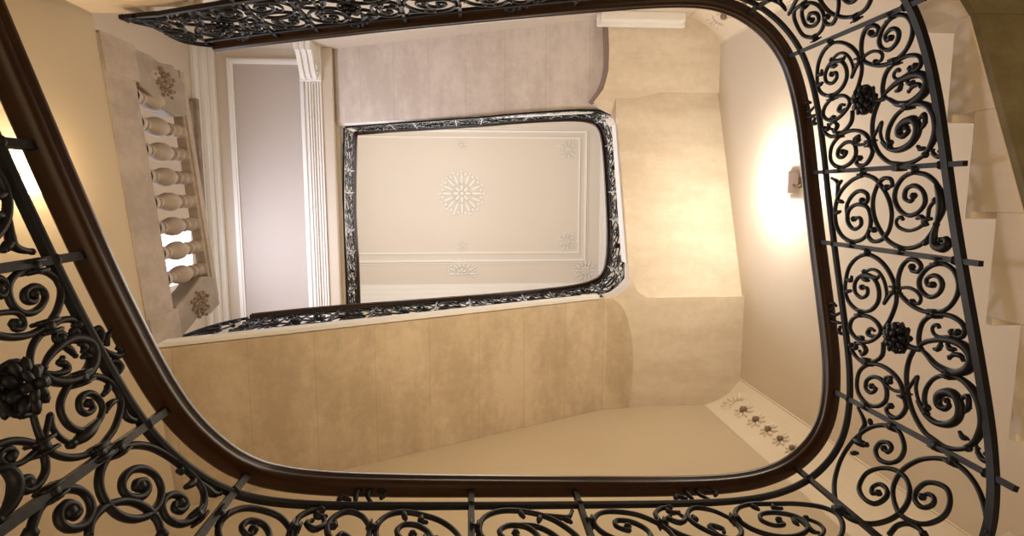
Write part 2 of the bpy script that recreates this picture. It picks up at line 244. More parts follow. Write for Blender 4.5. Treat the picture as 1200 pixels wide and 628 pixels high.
# ------------------------------------------------------------------ object helpers
def link(o, parent=None):
    COL.objects.link(o)
    if parent: o.parent = parent
    return o
def tag(o, label=None, cat=None, group=None, kind=None):
    if label: o['label'] = label
    if cat: o['category'] = cat
    if group: o['group'] = group
    if kind: o['kind'] = kind
    return o
def empty(name, label, cat, group=None, kind=None):
    return tag(link(bpy.data.objects.new(name, None)), label, cat, group, kind)
class MB:
    def __init__(s): s.v = []; s.f = []
    def add(s, vs, fs):
        o = len(s.v); s.v += [tuple(x) for x in vs]; s.f += [tuple(i+o for i in f) for f in fs]; return s
    def box(s, x0, x1, y0, y1, h0, h1, f=None):
        P = [(x, y, h) for h in (h0, h1) for y in (y0, y1) for x in (x0, x1)]
        if f: P = [f(p) for p in P]
        P = [(p[0], p[1], p[2]+CZ) for p in P]
        return s.add(P, [(0,2,3,1),(4,5,7,6),(0,1,5,4),(2,6,7,3),(0,4,6,2),(1,3,7,5)])
    def prism(s, bottom, top):       # two rings of the same length (x,y,h)
        n = len(bottom); P = [(p[0], p[1], p[2]+CZ) for p in list(bottom)+list(top)]
        return s.add(P, [tuple(range(n))[::-1], tuple(range(n, 2*n))] + [(i, (i+1) % n, (i+1) % n+n, i+n) for i in range(n)])
    def tube(s, pts, r, n=6, ball=False, flat=None):
        # pts in (x,y,h); r number or list; flat: radius factor along the horizontal normal
        m = len(pts); R = r if isinstance(r, (list, tuple)) else [r]*m
        V = [Vector((p[0], p[1], p[2]+CZ)) for p in pts]
        up = Vector((0.31, .17, .93)).normalized(); base = len(s.v); prev = None
        for i in range(m):
            t = (V[min(i+1, m-1)]-V[max(i-1, 0)])
            t = t.normalized() if t.length > 1e-9 else Vector((1, 0, 0))
            a = (prev - t*prev.dot(t)) if prev else up.cross(t)
            if a.length < 1e-6: a = t.orthogonal()
            a.normalize(); prev = a; b = t.cross(a)
            for k in range(n):
                q = 2*math.pi*k/n+.4
                s.v.append(tuple(V[i]+(a*math.cos(q)+b*math.sin(q))*R[i]))
        for i in range(m-1):
            for k in range(n):
                s.f.append((base+i*n+k, base+i*n+(k+1) % n, base+(i+1)*n+(k+1) % n, base+(i+1)*n+k))
        s.f.append(tuple(base+k for k in range(n))[::-1]); s.f.append(tuple(base+(m-1)*n+k for k in range(n)))
        if ball: s.ball(pts[-1], R[-1]*1.9, 6)
        return s
    def ball(s, c, r, n=8, sq=(1, 1, 1), rot=None):
        vs = []; fs = []; rings = max(3, n//2+1)
        for i in range(1, rings):
            th = math.pi*i/rings
            for k in range(n):
                ph = 2*math.pi*k/n
                p = Vector((math.sin(th)*math.cos(ph)*r*sq[0], math.sin(th)*math.sin(ph)*r*sq[1], math.cos(th)*r*sq[2]))
                if rot: p = rot @ p
                vs.append((c[0]+p.x, c[1]+p.y, c[2]+p.z+CZ))
        t = Vector((0, 0, r*sq[2])); t = rot @ t if rot else t
        vs += [(c[0]+t.x, c[1]+t.y, c[2]+t.z+CZ), (c[0]-t.x, c[1]-t.y, c[2]-t.z+CZ)]
        T = len(vs)-2
        for i in range(rings-2):
            for k in range(n): fs.append((i*n+k, (i+1)*n+k, (i+1)*n+(k+1) % n, i*n+(k+1) % n))
        for k in range(n):
            fs.append((T, k, (k+1) % n)); fs.append((T+1, (rings-2)*n+(k+1) % n, (rings-2)*n+k))
        return s.add(vs, fs)
    def sweep(s, pts, prof, closed_prof=True, nrm=None):
        # pts (x,y,h); prof list of (n, z): n to the outside (left normal), z up
        m = len(pts); k = len(prof); base = len(s.v)
        for i in range(m):
            a = pts[max(i-1, 0)]; b = pts[min(i+1, m-1)]
            tx, ty = b[0]-a[0], b[1]-a[1]; l = math.hypot(tx, ty) or 1; nx, ny = ty/l, -tx/l
            for (n_, z_) in prof:
                s.v.append((pts[i][0]+nx*n_, pts[i][1]+ny*n_, pts[i][2]+z_+CZ))
        for i in range(m-1):
            for j in range(k):
                s.f.append((base+i*k+j, base+i*k+(j+1) % k, base+(i+1)*k+(j+1) % k, base+(i+1)*k+j))
        s.f.append(tuple(base+j for j in range(k))[::-1]); s.f.append(tuple(base+(m-1)*k+j for j in range(k)))
        return s
    def build(s, name, m, parent=None, smooth=False, bevel=0):
        me = bpy.data.meshes.new(name); me.from_pydata(s.v, [], s.f); me.materials.append(m)
        bm = bmesh.new(); bm.from_mesh(me); bmesh.ops.recalc_face_normals(bm, faces=bm.faces); bm.to_mesh(me); bm.free()
        if smooth:
            me.polygons.foreach_set('use_smooth', [True]*len(me.polygons))
        o = bpy.data.objects.new(name, me); link(o, parent)
        if bevel:
            b = o.modifiers.new('bevel', 'BEVEL'); b.width = bevel; b.segments = 2; b.limit_method = 'ANGLE'
        return o
def structure(name, mb, m, **k):
    return tag(mb.build(name, m, **k), kind='structure')
def catmull(p, n):
    out = []; M_ = len(p)
    for i in range(M_-1):
        a = p[max(i-1, 0)]; b = p[i]; c = p[i+1]; d = p[min(i+2, M_-1)]
        for k in range(n):
            t = k/n
            out.append(tuple(.5*((2*b[j])+(-a[j]+c[j])*t+(2*a[j]-5*b[j]+4*c[j]-d[j])*t*t+(-a[j]+3*b[j]-3*c[j]+d[j])*t**3) for j in range(len(b))))
    out.append(tuple(p[-1])); return out

# ------------------------------------------------------------------ ironwork
class Rail:
    """A railing over a plan curve: handrail points (x,y,h); the foot follows `drop` below, after the hand rail's end along its own line."""
    def __init__(s, pts, drop, topdrop, end=None, endbase=None, n=10):
        s.D = catmull(pts, n); s.nh = len(s.D)
        dr = drop if callable(drop) else (lambda p: drop); s.B = [p[2]-dr(p) for p in s.D]; s.T = [p[2]-topdrop for p in s.D]
        if end:
            E_ = catmull([pts[-1]]+end, 6)[1:]
            b0 = s.B[-1]; x0 = s.D[-1][0]
            # outward-only distance so the foot line stays monotone
            far = max(abs(p[0]-x0) for p in E_)
            for p in E_:
                k = abs(p[0]-x0)/far
                s.D.append(p); s.B.append(b0+(endbase-b0)*k); s.T.append(p[2])
        s.S = [0]
        for a, b in zip(s.D, s.D[1:]): s.S.append(s.S[-1]+max(1e-5, math.hypot(a[0]-b[0], a[1]-b[1])))
        s.L = s.S[s.nh-1]
    def at(s, q):
        S = s.S; n = len(S)
        lo, hi = 0, n-1
        if q <= 0: lo, t = 0, q/(S[1]-S[0])
        elif q >= S[-1]: lo, t = n-2, 1+(q-S[-1])/(S[-1]-S[-2])*0
        else:
            while hi-lo > 1:
                m = (lo+hi)//2
                if S[m] <= q: lo = m
                else: hi = m
            t = (q-S[lo])/(S[lo+1]-S[lo])
        a, b = s.D[lo], s.D[lo+1]
        L_ = lambda u, v: u+(v-u)*t
        return L_(a[0], b[0]), L_(a[1], b[1]), L_(a[2], b[2]), L_(s.B[lo], s.B[lo+1]), L_(s.T[lo], s.T[lo+1])
    def uv(s, s0, s1, u, v):
        x, y, h, b, t = s.at(s0+(s1-s0)*u)
        return (x, y, b+(t-b)*v)
    def frame(s, q):
        a = s.at(q-.02); b = s.at(q+.02); t = Vector((b[0]-a[0], b[1]-a[1], 0)).normalized()
        return t, Vector((t.y, -t.x, 0))
HAND = [(n_*1.12, z_*1.12) for n_, z_ in [(-.020,-.030),(-.030,-.020),(-.031,-.005),(-.026,.004),(-.034,.012),(-.033,.028),(-.020,.038),(0,.042),(.020,.038),(.033,.028),(.034,.012),(.026,.004),(.031,-.005),(.030,-.020),(.020,-.030)]]
def rosette(c, t, nrm, r, n=10):
    mb = MB()
    rot = Matrix((t, nrm, Vector((0, 0, 1)))).transposed()
    for side in (-1, 1):
        for ring, (rr, off, k, sz) in enumerate(((.66, .018, 9, .36), (.36, .034, 6, .30))):
            for i in range(k):
                a = 2*math.pi*(i+.5*ring)/k
                q = Matrix.Rotation(-a, 3, Vector((0, 1, 0)))
                p = rot @ Vector((math.cos(a)*r*rr, side*off, math.sin(a)*r*rr))
                mb.ball((c[0]+p.x, c[1]+p.y, c[2]+p.z), r*sz, 8, (1.15, .45, .62), rot @ q)
        p = rot @ Vector((0, side*.045, 0)); mb.ball((c[0]+p.x, c[1]+p.y, c[2]+p.z), r*.22, 8)
    mb.tube([tuple(Vector(c)+rot @ Vector((math.cos(a)*r*.95, 0, math.sin(a)*r*.95))) for a in [2*math.pi*i/20 for i in range(21)]], r*.12, 5)
    return mb
def leaf_mesh(mb, P3, r):
    """an acanthus tendril: fat in the middle, with little side lobes and a curled ball at its tip"""
    m = len(P3); R = [r*(.55+1.25*math.sin(math.pi*min(1, (i+1)/(m+1)))) for i in range(m)]
    mb.tube(P3, R, 6, ball=False); mb.ball(P3[-1], r*1.35, 6)
    for i in range(2, m-1, 3):
        a, b = Vector(P3[i]), Vector(P3[i-1]); d = (a-b)
        if d.length < 1e-6: continue
        d.normalize(); side = Vector((0, 0, 1))*(1 if (i//3) % 2 else -1)
        mb.ball(tuple(a+(side-d*.3)*r*1.5), r*.95, 5)
def panel(rail, parent, kind, s0, s1, fine=True, r=.0106):
    body = MB(); sub = 5 if fine else 2
    if kind == 'boss_left': r = .0086
    n = 6 if fine else 4
    subs = []
    for k, uv in PAT[kind]:
        if k in 'stc':
            q = catmull(uv, sub); P3 = [rail.uv(s0, s1, u, v) for u, v in q]
            rad = {'s': r, 't': r*.78, 'c': r}[k]
            m = len(P3)
            if k == 'c': rad = [r*(.7+1.15*math.sin(math.pi*i/(m-1))) for i in range(m)]
            elif k == 's': rad = [r*(1.0 if i < m*.8 else 1.0-.2*(i-m*.8)/(m*.2)) for i in range(m)]
            body.tube(P3, rad, n, ball=fine)
        elif k == 'l':
            P3 = [rail.uv(s0, s1, u, v) for u, v in catmull(uv, 4 if fine else 1)]
            if len(P3) < 3: P3 = [P3[0], tuple((a+b)/2 for a, b in zip(P3[0], P3[-1])), P3[-1]]
            if fine:
                mb = MB(); leaf_mesh(mb, P3, r*.62); subs.append(('leaf', mb))
            else: body.tube(P3, r*1.5, 4)
        elif k == 'k':
            c = rail.uv(s0, s1, *uv[0]); q = s0+(s1-s0)*uv[0][0]; t, nn = rail.frame(q)
            if fine:
                mb = MB()
                for dz in (-.012, .012):
                    a = Vector(c)+t*dz-nn*.0-Vector((0, 0, .024)); b = a+Vector((0, 0, .048))
                    mb.tube([tuple(a+nn*.014), tuple(b+nn*.014), tuple(b-nn*.014), tuple(a-nn*.014), tuple(a+nn*.014)], .0052, 5)
                mb.tube([tuple(Vector(c)-t*.018), tuple(Vector(c)+t*.018)], .017, 6)
                subs.append(('collar', mb))
            else: body.ball(c, .02, 5)
        elif k == 'b':
            c = rail.uv(s0, s1, *uv[0]); q = s0+(s1-s0)*uv[0][0]; t, nn = rail.frame(q)
            if fine: subs.append(('rosette', rosette(c, t, nn, .060 if kind == 'boss_left' else .068)))
            else: body.ball(c, .07, 6, (1, .5, 1))
    o = body.build('scroll_panel', IRON, parent, smooth=True)
    for nm, mb in subs: mb.build(nm, IRON, o, smooth=True)
    return o
def railing(rail, label, panels, posts, group=None, fine=True, foot=0.05, wood_end=None):
    root = empty('stair_railing', label, 'railing', group)
    wood = [rail.D[i] for i in range(rail.nh)]
    MB().sweep(wood, HAND).build('handrail', WOOD, root, smooth=True)
    MB().sweep([(p[0], p[1], t) for p, t in zip(rail.D, rail.T)], [(-.010,-.013),(.010,-.013),(.014,0),(.010,.013),(-.010,.013),(-.014,0)]).build('top_bar', IRON, root)
    MB().sweep([(p[0], p[1], b) for p, b in zip(rail.D, rail.B)], [(-.013,-.017),(.013,-.017),(.013,.017),(-.013,.017)]).build('bottom_bar', IRON, root, bevel=.003)
    for s0, s1, k in panels: panel(rail, root, k, s0, s1, fine, .0106 if fine else .0098)
    for q in posts:
        x, y, h, b, t = rail.at(q); tt, nn = rail.frame(q)
        mb = MB(); r_ = .0105
        ring = lambda z: [(x+tt.x*a*r_+nn.x*c*r_, y+tt.y*a*r_+nn.y*c*r_, z) for a, c in ((-1,-1),(1,-1),(1,1),(-1,1))]
        mb.prism(ring(b-foot), ring(h-.02)); o = mb.build('post', IRON, root)
        if fine:
            for zz in (t+.004, b+.03): MB().ball((x, y, zz), .020, 8, (1, 1, .7)).build('knop', IRON, o, smooth=True)
    return root

def near_drop(p):          # the flight along the back wall has a slightly lower railing
    if p[1] > -.9: return .955
    t = min(1, max(0, (1.7-p[0])/1.6)); return .955-.155*t*t*(3-2*t)
near = Rail(NEAR_RAIL, near_drop, .145, NEAR_END, 4.10)
NP = [.453, .733, 1.205, 1.53, 2.31, 2.75, 3.89, 4.335, 5.083, 5.457, 6.12, 6.46, 7.08, 7.42, 8.09, 8.44, 9.06, 9.38, 9.90]
kinds = ['narrow', 'boss_left', 'corner_left', 'boss', 'narrow', 'boss', 'corner', 'boss', 'narrow', 'boss', 'corner_top', 'boss', 'narrow', 'boss', 'narrow', 'boss', 'narrow', 'boss']
PN = [(NP[i+1], NP[i], kinds[i]) for i in range(len(kinds))] + [(.453, -.25, 'boss'), (near.S[-1]-.02, NP[-1]+.02, 'narrow')]
NR = railing(near, 'large black wrought-iron scroll railing with dark wooden handrail circling the nearest stair opening', PN, NP[:-1], foot=.09)
up_p = []; up_k = []
upper = Rail(UPPER_RAIL[::-1], .88, .125, UPPER_END, 4.84)
q = .12; i = 0
while q < upper.L-.45:
    w = .62 if i % 2 == 0 else .36
    up_p.append(q); up_k.append((q, q+w, 'boss' if i % 2 == 0 else 'narrow')); q += w; i += 1
up_p.append(q); up_k += [(q, upper.L-.02, 'narrow'), (upper.L+.02, upper.S[-1]-.02, 'narrow')]
UR = railing(upper, 'small distant black iron railing around the upper stair opening, framing the ceiling', up_k, up_p, fine=False, foot=.03)
gal = Rail(GALLERY_RAIL, .90, .125)
gp = []; gk = []; q = .0; i = 0
while q < gal.L-.3:
    w = .62 if i % 2 == 0 else .36
    gp.append(q+.01); gk.append((q, min(q+w, gal.L), 'boss' if i % 2 == 0 else 'narrow')); q += w; i += 1
GR = railing(gal, 'short straight black iron gallery railing at the left end of the ceiling view', gk, gp, fine=False, foot=.03)

# ------------------------------------------------------------------ room shell
XR, YF, YB_ = 3.15, 2.45, -2.15          # right wall, front wall (bottom of picture), back wall (top of picture)
XO = -3.95                                # outer wall of the hall
def skew(p): return (p[0]+.09*p[1], p[1], p[2])   # the left wall is slightly out of square
structure('floor', MB().box(-4.25, XR+.3, YB_-.3, YF+.3, -1.75, -1.6), FLOOR)
structure('wall_right', MB().box(XR, XR+.3, YB_-.3, YF+.3, -1.6, 13.2), PLASTER)
structure('wall_front', MB().box(-4.25, XR, YF, YF+.3, -1.6, 13.2), WARM)
structure('wall_back', MB().box(-4.25, XR, YB_-.3, YB_, -1.6, 13.2), PLASTER)
structure('wall_left', MB().box(-2.78, -2.48, YB_-.05, YF+.05, -1.6, 4.54, skew), WARM)
# hall beyond the stone balustrade
structure('floor_hall', MB().box(XO, -2.62, YB_, YF, 4.25, 4.42), STEP)
hw = MB()
wy0, wy1, wh0, wh1 = .36, 1.30, 6.0, 8.95
hw.box(XO-.3, XO, YB_, wy0, 4.42, 9.5).box(XO-.3, XO, wy1, YF, 4.42, 9.5).box(XO-.3, XO, wy0, wy1, 4.42, wh0).box(XO-.3, XO, wy0, wy1, wh1, 9.5)
hw.box(XO-.3, XO, YB_, YF, 9.5, 13.2)
structure('wall_hall', hw, PLASTER)
w = structure('window_1', MB().box(XO-.12, XO-.08, wy0+.05, wy1-.05, wh0+.05, wh1-.05), PANE)
wf = MB()
for a, b, c, d in ((wy0, wy0+.07, wh0, wh1), (wy1-.07, wy1, wh0, wh1), (wy0, wy1, wh0, wh0+.07), (wy0, wy1, wh1-.07, wh1), (.78, .83, wh0, wh1), (wy0, wy1, 7.5, 7.55)):
    wf.box(XO-.1, XO-.02, a, b, c, d)
wf.build('window_frame', WHITE, w)
# gallery slab: ceiling of the hall, floor of the storey above
structure('ceiling_hall', MB().box(XO, -2.0, YB_, YF, 9.5, 9.62), PLASTER)
tm = MB()
def frame_strip(mb, x0, x1, y0, y1, w, h0, h1):
    mb.box(x0, x1, y0, y0+w, h0, h1).box(x0, x1, y1-w, y1, h0, h1).box(x0, x0+w, y0+w, y1-w, h0, h1).box(x1-w, x1, y0+w, y1-w, h0, h1)
frame_strip(tm, -3.56, -2.42, -2.0, 2.2, .085, 9.455, 9.505); frame_strip(tm, -3.535, -2.445, -1.975, 2.175, .035, 9.435, 9.456)
structure('trim_1', tm, WHITE)
structure('trim_2', MB().box(-3.5, -2.45, -1.94, 2.14, 9.482, 9.51), simple('mauve_panel_plaster', (.52, .46, .42), .85, noise=.02))
# beam along the gallery edge with sunk reeded panel
bm_ = MB().box(-2.40, -2.0, YB_, YF, 9.36, 9.505)
structure('trim_3', bm_, PLASTER, bevel=.01)
fl = MB()
frame_strip(fl, -2.385, -2.165, -1.72, 2.1, .022, 9.338, 9.362); frame_strip(fl, -2.345, -2.205, -1.68, 2.06, .022, 9.340, 9.362); frame_strip(fl, -2.305, -2.245, -1.64, 2.02, .014, 9.342, 9.362)
structure('trim_4', fl, WHITE)
structure('trim_5', MB().box(-2.03, -1.95, YB_+.0, YF, 9.50, 9.60).box(-2.0, -1.93, YB_+.9, YF, 9.56, 9.68), PLASTER, bevel=.012)
# hall cornice and window head on the outer wall
structure('trim_6', MB().box(XO, XO+.07, YB_, YF, 9.14, 9.5).box(XO+.07, XO+.14, YB_, YF, 9.26, 9.5).box(XO+.14, XO+.22, YB_, YF, 9.40, 9.5), WHITE, bevel=.012)
structure('trim_7', MB().box(XO, XO+.10, -1.35, 1.75, 9.06, 9.15).box(XO, XO+.05, -1.3, 1.7, 8.96, 9.08), BLOCK, bevel=.01)

# console under the gallery beam
cn = empty('wall_console', 'white scrolled plaster console with three ribs under the gallery beam end', 'console')
def console_profile(k):   # (y, h) curve hanging on the back wall
    pts = []
    for t in range(0, 13):
        a = t/12
        y = YB_+.10+.34*(1-a)**1.3+.05*math.sin(a*math.pi*2)+k
        pts.append((y, 9.33-.37*a))
    return pts
for x in (-2.44, -2.355, -2.27):
    m_ = MB(); pr = console_profile(.03)
    ring = lambda xx: [(xx, y, h-.02) for y, h in pr]+[(xx, YB_+.002, 8.94), (xx, YB_+.002, 9.31)]
    m_.prism(ring(x), ring(x+.06)); m_.build('rib', WHITE, cn)
m_ = MB(); pr = console_profile(0)
ring = lambda xx: [(xx, y, h) for y, h in pr]+[(xx, YB_-.01, 8.96), (xx, YB_-.01, 9.33)]
m_.prism(ring(-2.43), ring(-2.20)); m_.build('body', WHITE, cn)
MB().box(-2.47, -2.15, YB_-.01, YB_+.50, 9.31, 9.358).build('cap', WHITE, cn, bevel=.01)
m_ = MB()
for i in range(22):
    a = i*.5; r_ = .085*(1-i/24); m_.ball((-2.185, YB_+.30+math.cos(a)*r_, 9.22+math.sin(a)*r_), .015, 6)
m_.build('volute', WHITE, cn, smooth=True)

# ------------------------------------------------------------------ ceiling with mouldings
structure('ceiling', MB().box(-4.25, XR+.3, YB_-.3, YF+.3, 13.2, 13.4), CEIL)
def frame_strip(mb, x0, x1, y0, y1, w, h0, h1):
    mb.box(x0, x1, y0, y0+w, h0, h1).box(x0, x1, y1-w, y1, h0, h1).box(x0, x0+w, y0+w, y1-w, h0, h1).box(x1-w, x1, y0+w, y1-w, h0, h1)
t_ = MB(); frame_strip(t_, -3.2, 2.47, -1.22, 1.32, .035, 13.17, 13.21)
frame_strip(t_, -3.34, 2.62, -1.36, 1.50, .05, 13.15, 13.21); frame_strip(t_, -3.36, 2.66, -1.40, 1.54, .025, 13.18, 13.21)
structure('trim_8', t_, WHITE)
t_ = MB()
for k in range(5):
    w_ = .46-.09*k
    t_.box(XO, XR, YF-w_, YF, 13.14-.08*k, 13.24-.08*k).box(XO, XR, YB_, YB_+w_, 13.14-.08*k, 13.24-.08*k).box(XR-w_*.5, XR, YB_, YF, 13.14-.08*k, 13.24-.08*k)
structure('trim_9', t_, WHITE)
def medallion(x, y, r, label, group=None, petals=16, half=None, rot=0):
    root = empty('ceiling_medallion', label, 'ceiling medallion', group); root.location = (x, y, 13.2+CZ)
    rnd = random.Random(int(x*10+y*7)+50)
    m1 = MB(); m2 = MB(); m3 = MB()
    def ok(a): return half is None or (math.sin(a)*half[1]+math.cos(a)*half[0]) > -.15
    for i in range(petals):
        a = 2*math.pi*i/petals+rot
        if not ok(a): continue
        c, s_ = math.cos(a), math.sin(a); R_ = Matrix.Rotation(a, 3, 'Z')
        m1.ball((c*r*.62, s_*r*.62, -.012-CZ), r*.19, 8, (1.35, .34, .22), R_)
        m1.ball((c*r*.92, s_*r*.92, -.010-CZ), r*.07, 6, (1.3, .8, .35), R_)
        a2 = a+math.pi/petals
        m2.ball((math.cos(a2)*r*.82, math.sin(a2)*r*.82, -.010-CZ), r*.085, 6, (.9, .9, .4))
        m2.tube([(math.cos(a2)*r*k, math.sin(a2)*r*k, -.012-CZ) for k in (.35, .55, .78)], r*.018, 5)
    for i in range(8):
        a = 2*math.pi*i/8+rot
        if ok(a): m3.ball((math.cos(a)*r*.24, math.sin(a)*r*.24, -.02-CZ), r*.13, 8, (1.2, .55, .35), Matrix.Rotation(a, 3, 'Z'))
    m3.ball((0, 0, -.02-CZ), r*.1, 8, (1, 1, .6))
    m1.build('petal_ring', WHITE, root, smooth=True); m2.build('bead_ring', WHITE, root, smooth=True); m3.build('centre_flower', WHITE, root, smooth=True)
medallion(-.13, -.0, .52, 'large round white plaster rosette at the centre of the ceiling')
medallion(-.15, 1.77, .36, 'white half-round plaster shell ornament between moulding and cornice, below the central rosette', half=(0, -1), petals=14)
medallion(2.62, 1.72, .30, 'white plaster flower cluster outside the ceiling moulding corner', petals=12)
medallion(2.2, 1.07, .24, 'white leafy plaster ornament inside the lower ceiling moulding corner', petals=9)
medallion(2.2, -.95, .24, 'faint white leafy plaster ornament inside the upper ceiling moulding corner', petals=9)
medallion(-.12, 1.13, .13, 'small white plaster finial just inside the lower ceiling moulding', petals=7)
medallion(-.12, -1.05, .13, 'small white plaster finial just inside the upper ceiling moulding', petals=7)

# ------------------------------------------------------------------ upper stairs (seen from below)
def arc(cx, cy, r, a0, a1, n=8): return [(cx+r*math.cos(math.radians(a0+(a1-a0)*i/n)), cy+r*math.sin(math.radians(a0+(a1-a0)*i/n))) for i in range(n+1)]
def flight_slab(x0, h0, x1, h1, yi, yo, th, nstep, axis=0):
    """solid stepped on top, smooth below; runs along x (axis 0) or y (axis 1)"""
    pro = [(x0, h0)]
    for i in range(nstep+1): pass
    top = []
    for i in range(nstep):
        a = x0+(x1-x0)*i/nstep; b = x0+(x1-x0)*(i+1)/nstep; hh = max(h0+(h1-h0)*(i+1)/nstep, h0+(h1-h0)*i/nstep)+th
        top += [(a, hh), (b, hh)]
    ring = [(x0, h0), (x1, h1)]+top[::-1]
    f = (lambda p, y: (p[0], y, p[1])) if axis == 0 else (lambda p, y: (y, p[0], p[1]))
    return MB().prism([f(p, yi) for p in ring], [f(p, yo) for p in ring])
# rising right along the front wall
fa = empty('staircase_flight', 'broad tan stone stair soffit rising to the right above the front wall', 'staircase')
flight_slab(-2.42, 4.53, 1.55, 6.505, 1.17, YF-.002, .12, 12).build('soffit', SOFF, fa)
arc_ = catmull([(1.50, 1.17), (1.62, 1.18), (1.74, 1.30), (1.83, 1.58), (1.86, 1.9), (1.845, 2.2), (1.82, YF-.002)], 4)+[(1.50, YF-.002)]
MB().prism([(x, y, 6.505) for x, y in arc_], [(x, y, 6.55) for x, y in arc_]).build('rounded_end', SOFF, fa)
MB().sweep([(-2.45, 1.15, 4.62), (1.45, 1.15, 6.52)], [(-.012,-.06),(.02,-.06),(.02,.10),(-.012,.10)]).build('string', WHITE, fa)
# front-right quarter landing, flat underside, curved joint to the flight
ld = empty('stair_landing', 'flat stone quarter landing in the corner at the top of the tan flight', 'landing')
edge = [(1.60, YF), (1.66, 2.0), (1.68, 1.65), (1.64, 1.40), (1.50, 1.18)] + arc(1.53, .87, .30, 90, 20, 6) + [(1.83, 1.0), (1.90, 1.12), (2.02, 1.18), (XR, 1.18), (XR, YF)]
edge = [(1.60, YF), (1.68, 2.0), (1.70, 1.65), (1.66, 1.38), (1.56, 1.18), (1.66, 1.15), (1.76, 1.08), (1.84, .98), (1.90, 1.10), (2.02, 1.17), (XR, 1.17), (XR, YF)]
MB().prism([(x, y, 6.54) for x, y in edge], [(x, y, 6.86) for x, y in edge]).build('soffit', LAND, ld)
# short flight rising towards the back wall along the right wall
fb = empty('staircase_flight', 'short pale bright stone flight between two corner landings on the right wall', 'staircase')
flight_slab(1.17, 6.60, -1.25, 7.52, 1.84, XR, .14, 6, 1).build('soffit', LAND, fb)
MB().sweep([(1.83, .80, 6.86), (1.83, -.85, 7.50)], [(-.02,-.10),(.012,-.10),(.012,.10),(-.02,.10)]).build('string', WHITE, fb)
ld2 = empty('stair_landing', 'upper stone quarter landing in the back right corner with a curved grooved edge', 'landing')
e2 = [(XR, YB_), (1.72, YB_), (1.745, -1.75), (1.74, -1.5), (1.68, -1.28), (1.56, -1.12), (1.66, -1.05), (1.78, -.98), (1.85, -.86), (1.93, -1.05), (2.1, -1.18), (2.4, -1.25), (XR, -1.25)]
MB().prism([(x, y, 7.49) for x, y in e2], [(x, y, 7.86) for x, y in e2]).build('soffit', LAND, ld2)
groove = MB(); gp_ = catmull([(1.70, YB_+.01, 7.53), (1.725, -1.75, 7.53), (1.72, -1.5, 7.53), (1.66, -1.29, 7.53), (1.54, -1.12, 7.53)], 6)
groove.sweep(gp_, [(-.028, -.03), (.028, -.03), (.028, .08), (-.028, .08)]).build('groove_shade_strip', GROOVE, ld2)  # dark strip: shade of the stepped landing edge put into its colour
# long flight rising left along the back wall
fc = empty('staircase_flight', 'long mauve-grey stone stair soffit rising left along the back wall to the gallery', 'staircase')
flight_slab(1.70, 7.62, -1.98, 9.46, -1.06, YB_, .10, 12).build('soffit', SOFF2, fc)
MB().sweep([(1.62, -1.05, 7.74), (-1.98, -1.05, 9.56)], [(-.012,-.05),(.02,-.05),(.02,.10),(-.012,.10)]).build('string', WHITE, fc)
# window cornice on the back wall just under the landing
structure('trim_10', MB().box(1.62, 2.62, YB_, YB_+.10, 7.28, 7.46).box(1.58, 2.66, YB_, YB_+.14, 7.40, 7.48), WHITE, bevel=.01)

# ------------------------------------------------------------------ corner pilasters (concave, with a drop of flowers)
def corner_pilaster(cx, cy, sx, sy, h0, h1, label):
    root = empty('corner_pilaster', label, 'pilaster')
    A = (cx, cy-sy*.30); B = (cx-sx*.42, cy)     # along right wall, along the other wall
    n = 10; ring = []
    for i in range(n+1):
        t = i/n; x = A[0]+(B[0]-A[0])*t; y = A[1]+(B[1]-A[1])*t; s_ = math.sin(math.pi*t)*.055
        if i in (0, n): s_ = 0
        nx, ny = sx*.6, sy*.8
        ring.append((x+nx*s_, y+ny*s_))
    ring += [(cx+sx*.02, cy+sy*.02)]
    MB().prism([(x, y, h0) for x, y in ring], [(x, y, h1) for x, y in ring]).build('shaft', CREAM, root)
    e_ = MB()
    for q_ in (A, B):
        e_.tube([(q_[0], q_[1], h0), (q_[0], q_[1], h1)], .010, 6)
    e_.build('edge_bead', CREAM, root)
    mx, my = (A[0]+B[0])/2+sx*.03, (A[1]+B[1])/2+sy*.04
    tdir = Vector((B[0]-A[0], B[1]-A[1], 0)).normalized(); nn = Vector((-sx*.6, -sy*.8, 0)).normalized()
    z = h1-.34; r_ = .125
    rot = Matrix((tdir, nn, Vector((0, 0, 1)))).transposed()
    # palmette on top
    m = MB()
    for i in range(9):
        a = math.radians(10+20*i); p = tdir*math.cos(a)*.15+Vector((0, 0, 1))*math.sin(a)*.15
        m.ball((mx+p.x, my+p.y, z+.02+p.z), .06, 6, (1.5, .45, .4), rot @ Matrix.Rotation(-a, 3, Vector((0, 1, 0))))
    m.build('palmette', CREAM, root, smooth=True)
    z -= .16
    for i in range(6):
        m = MB()
        for j in range(8):
            a = math.pi/4*j+.3; p = tdir*math.cos(a)*r_*.62+Vector((0, 0, 1))*math.sin(a)*r_*.62
            m.ball((mx+p.x, my+p.y, z+p.z), r_*.36, 6, (1.25, .6, .5), rot @ Matrix.Rotation(-a, 3, Vector((0, 1, 0))))
        o_ = m.build('flower', CREAM, root, smooth=True)
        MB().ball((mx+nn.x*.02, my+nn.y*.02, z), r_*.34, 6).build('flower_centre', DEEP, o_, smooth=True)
        z -= r_*2.0+.03; r_ *= .9
corner_pilaster(XR, YF, 1, 1, 2.6, 6.54, 'cream concave corner pilaster with a drop of carved flowers, below the tan landing')
corner_pilaster(XR, YB_, 1, -1, 3.0, 7.49, 'white carved corner pilaster top beside the handrail bend, under the upper landing')

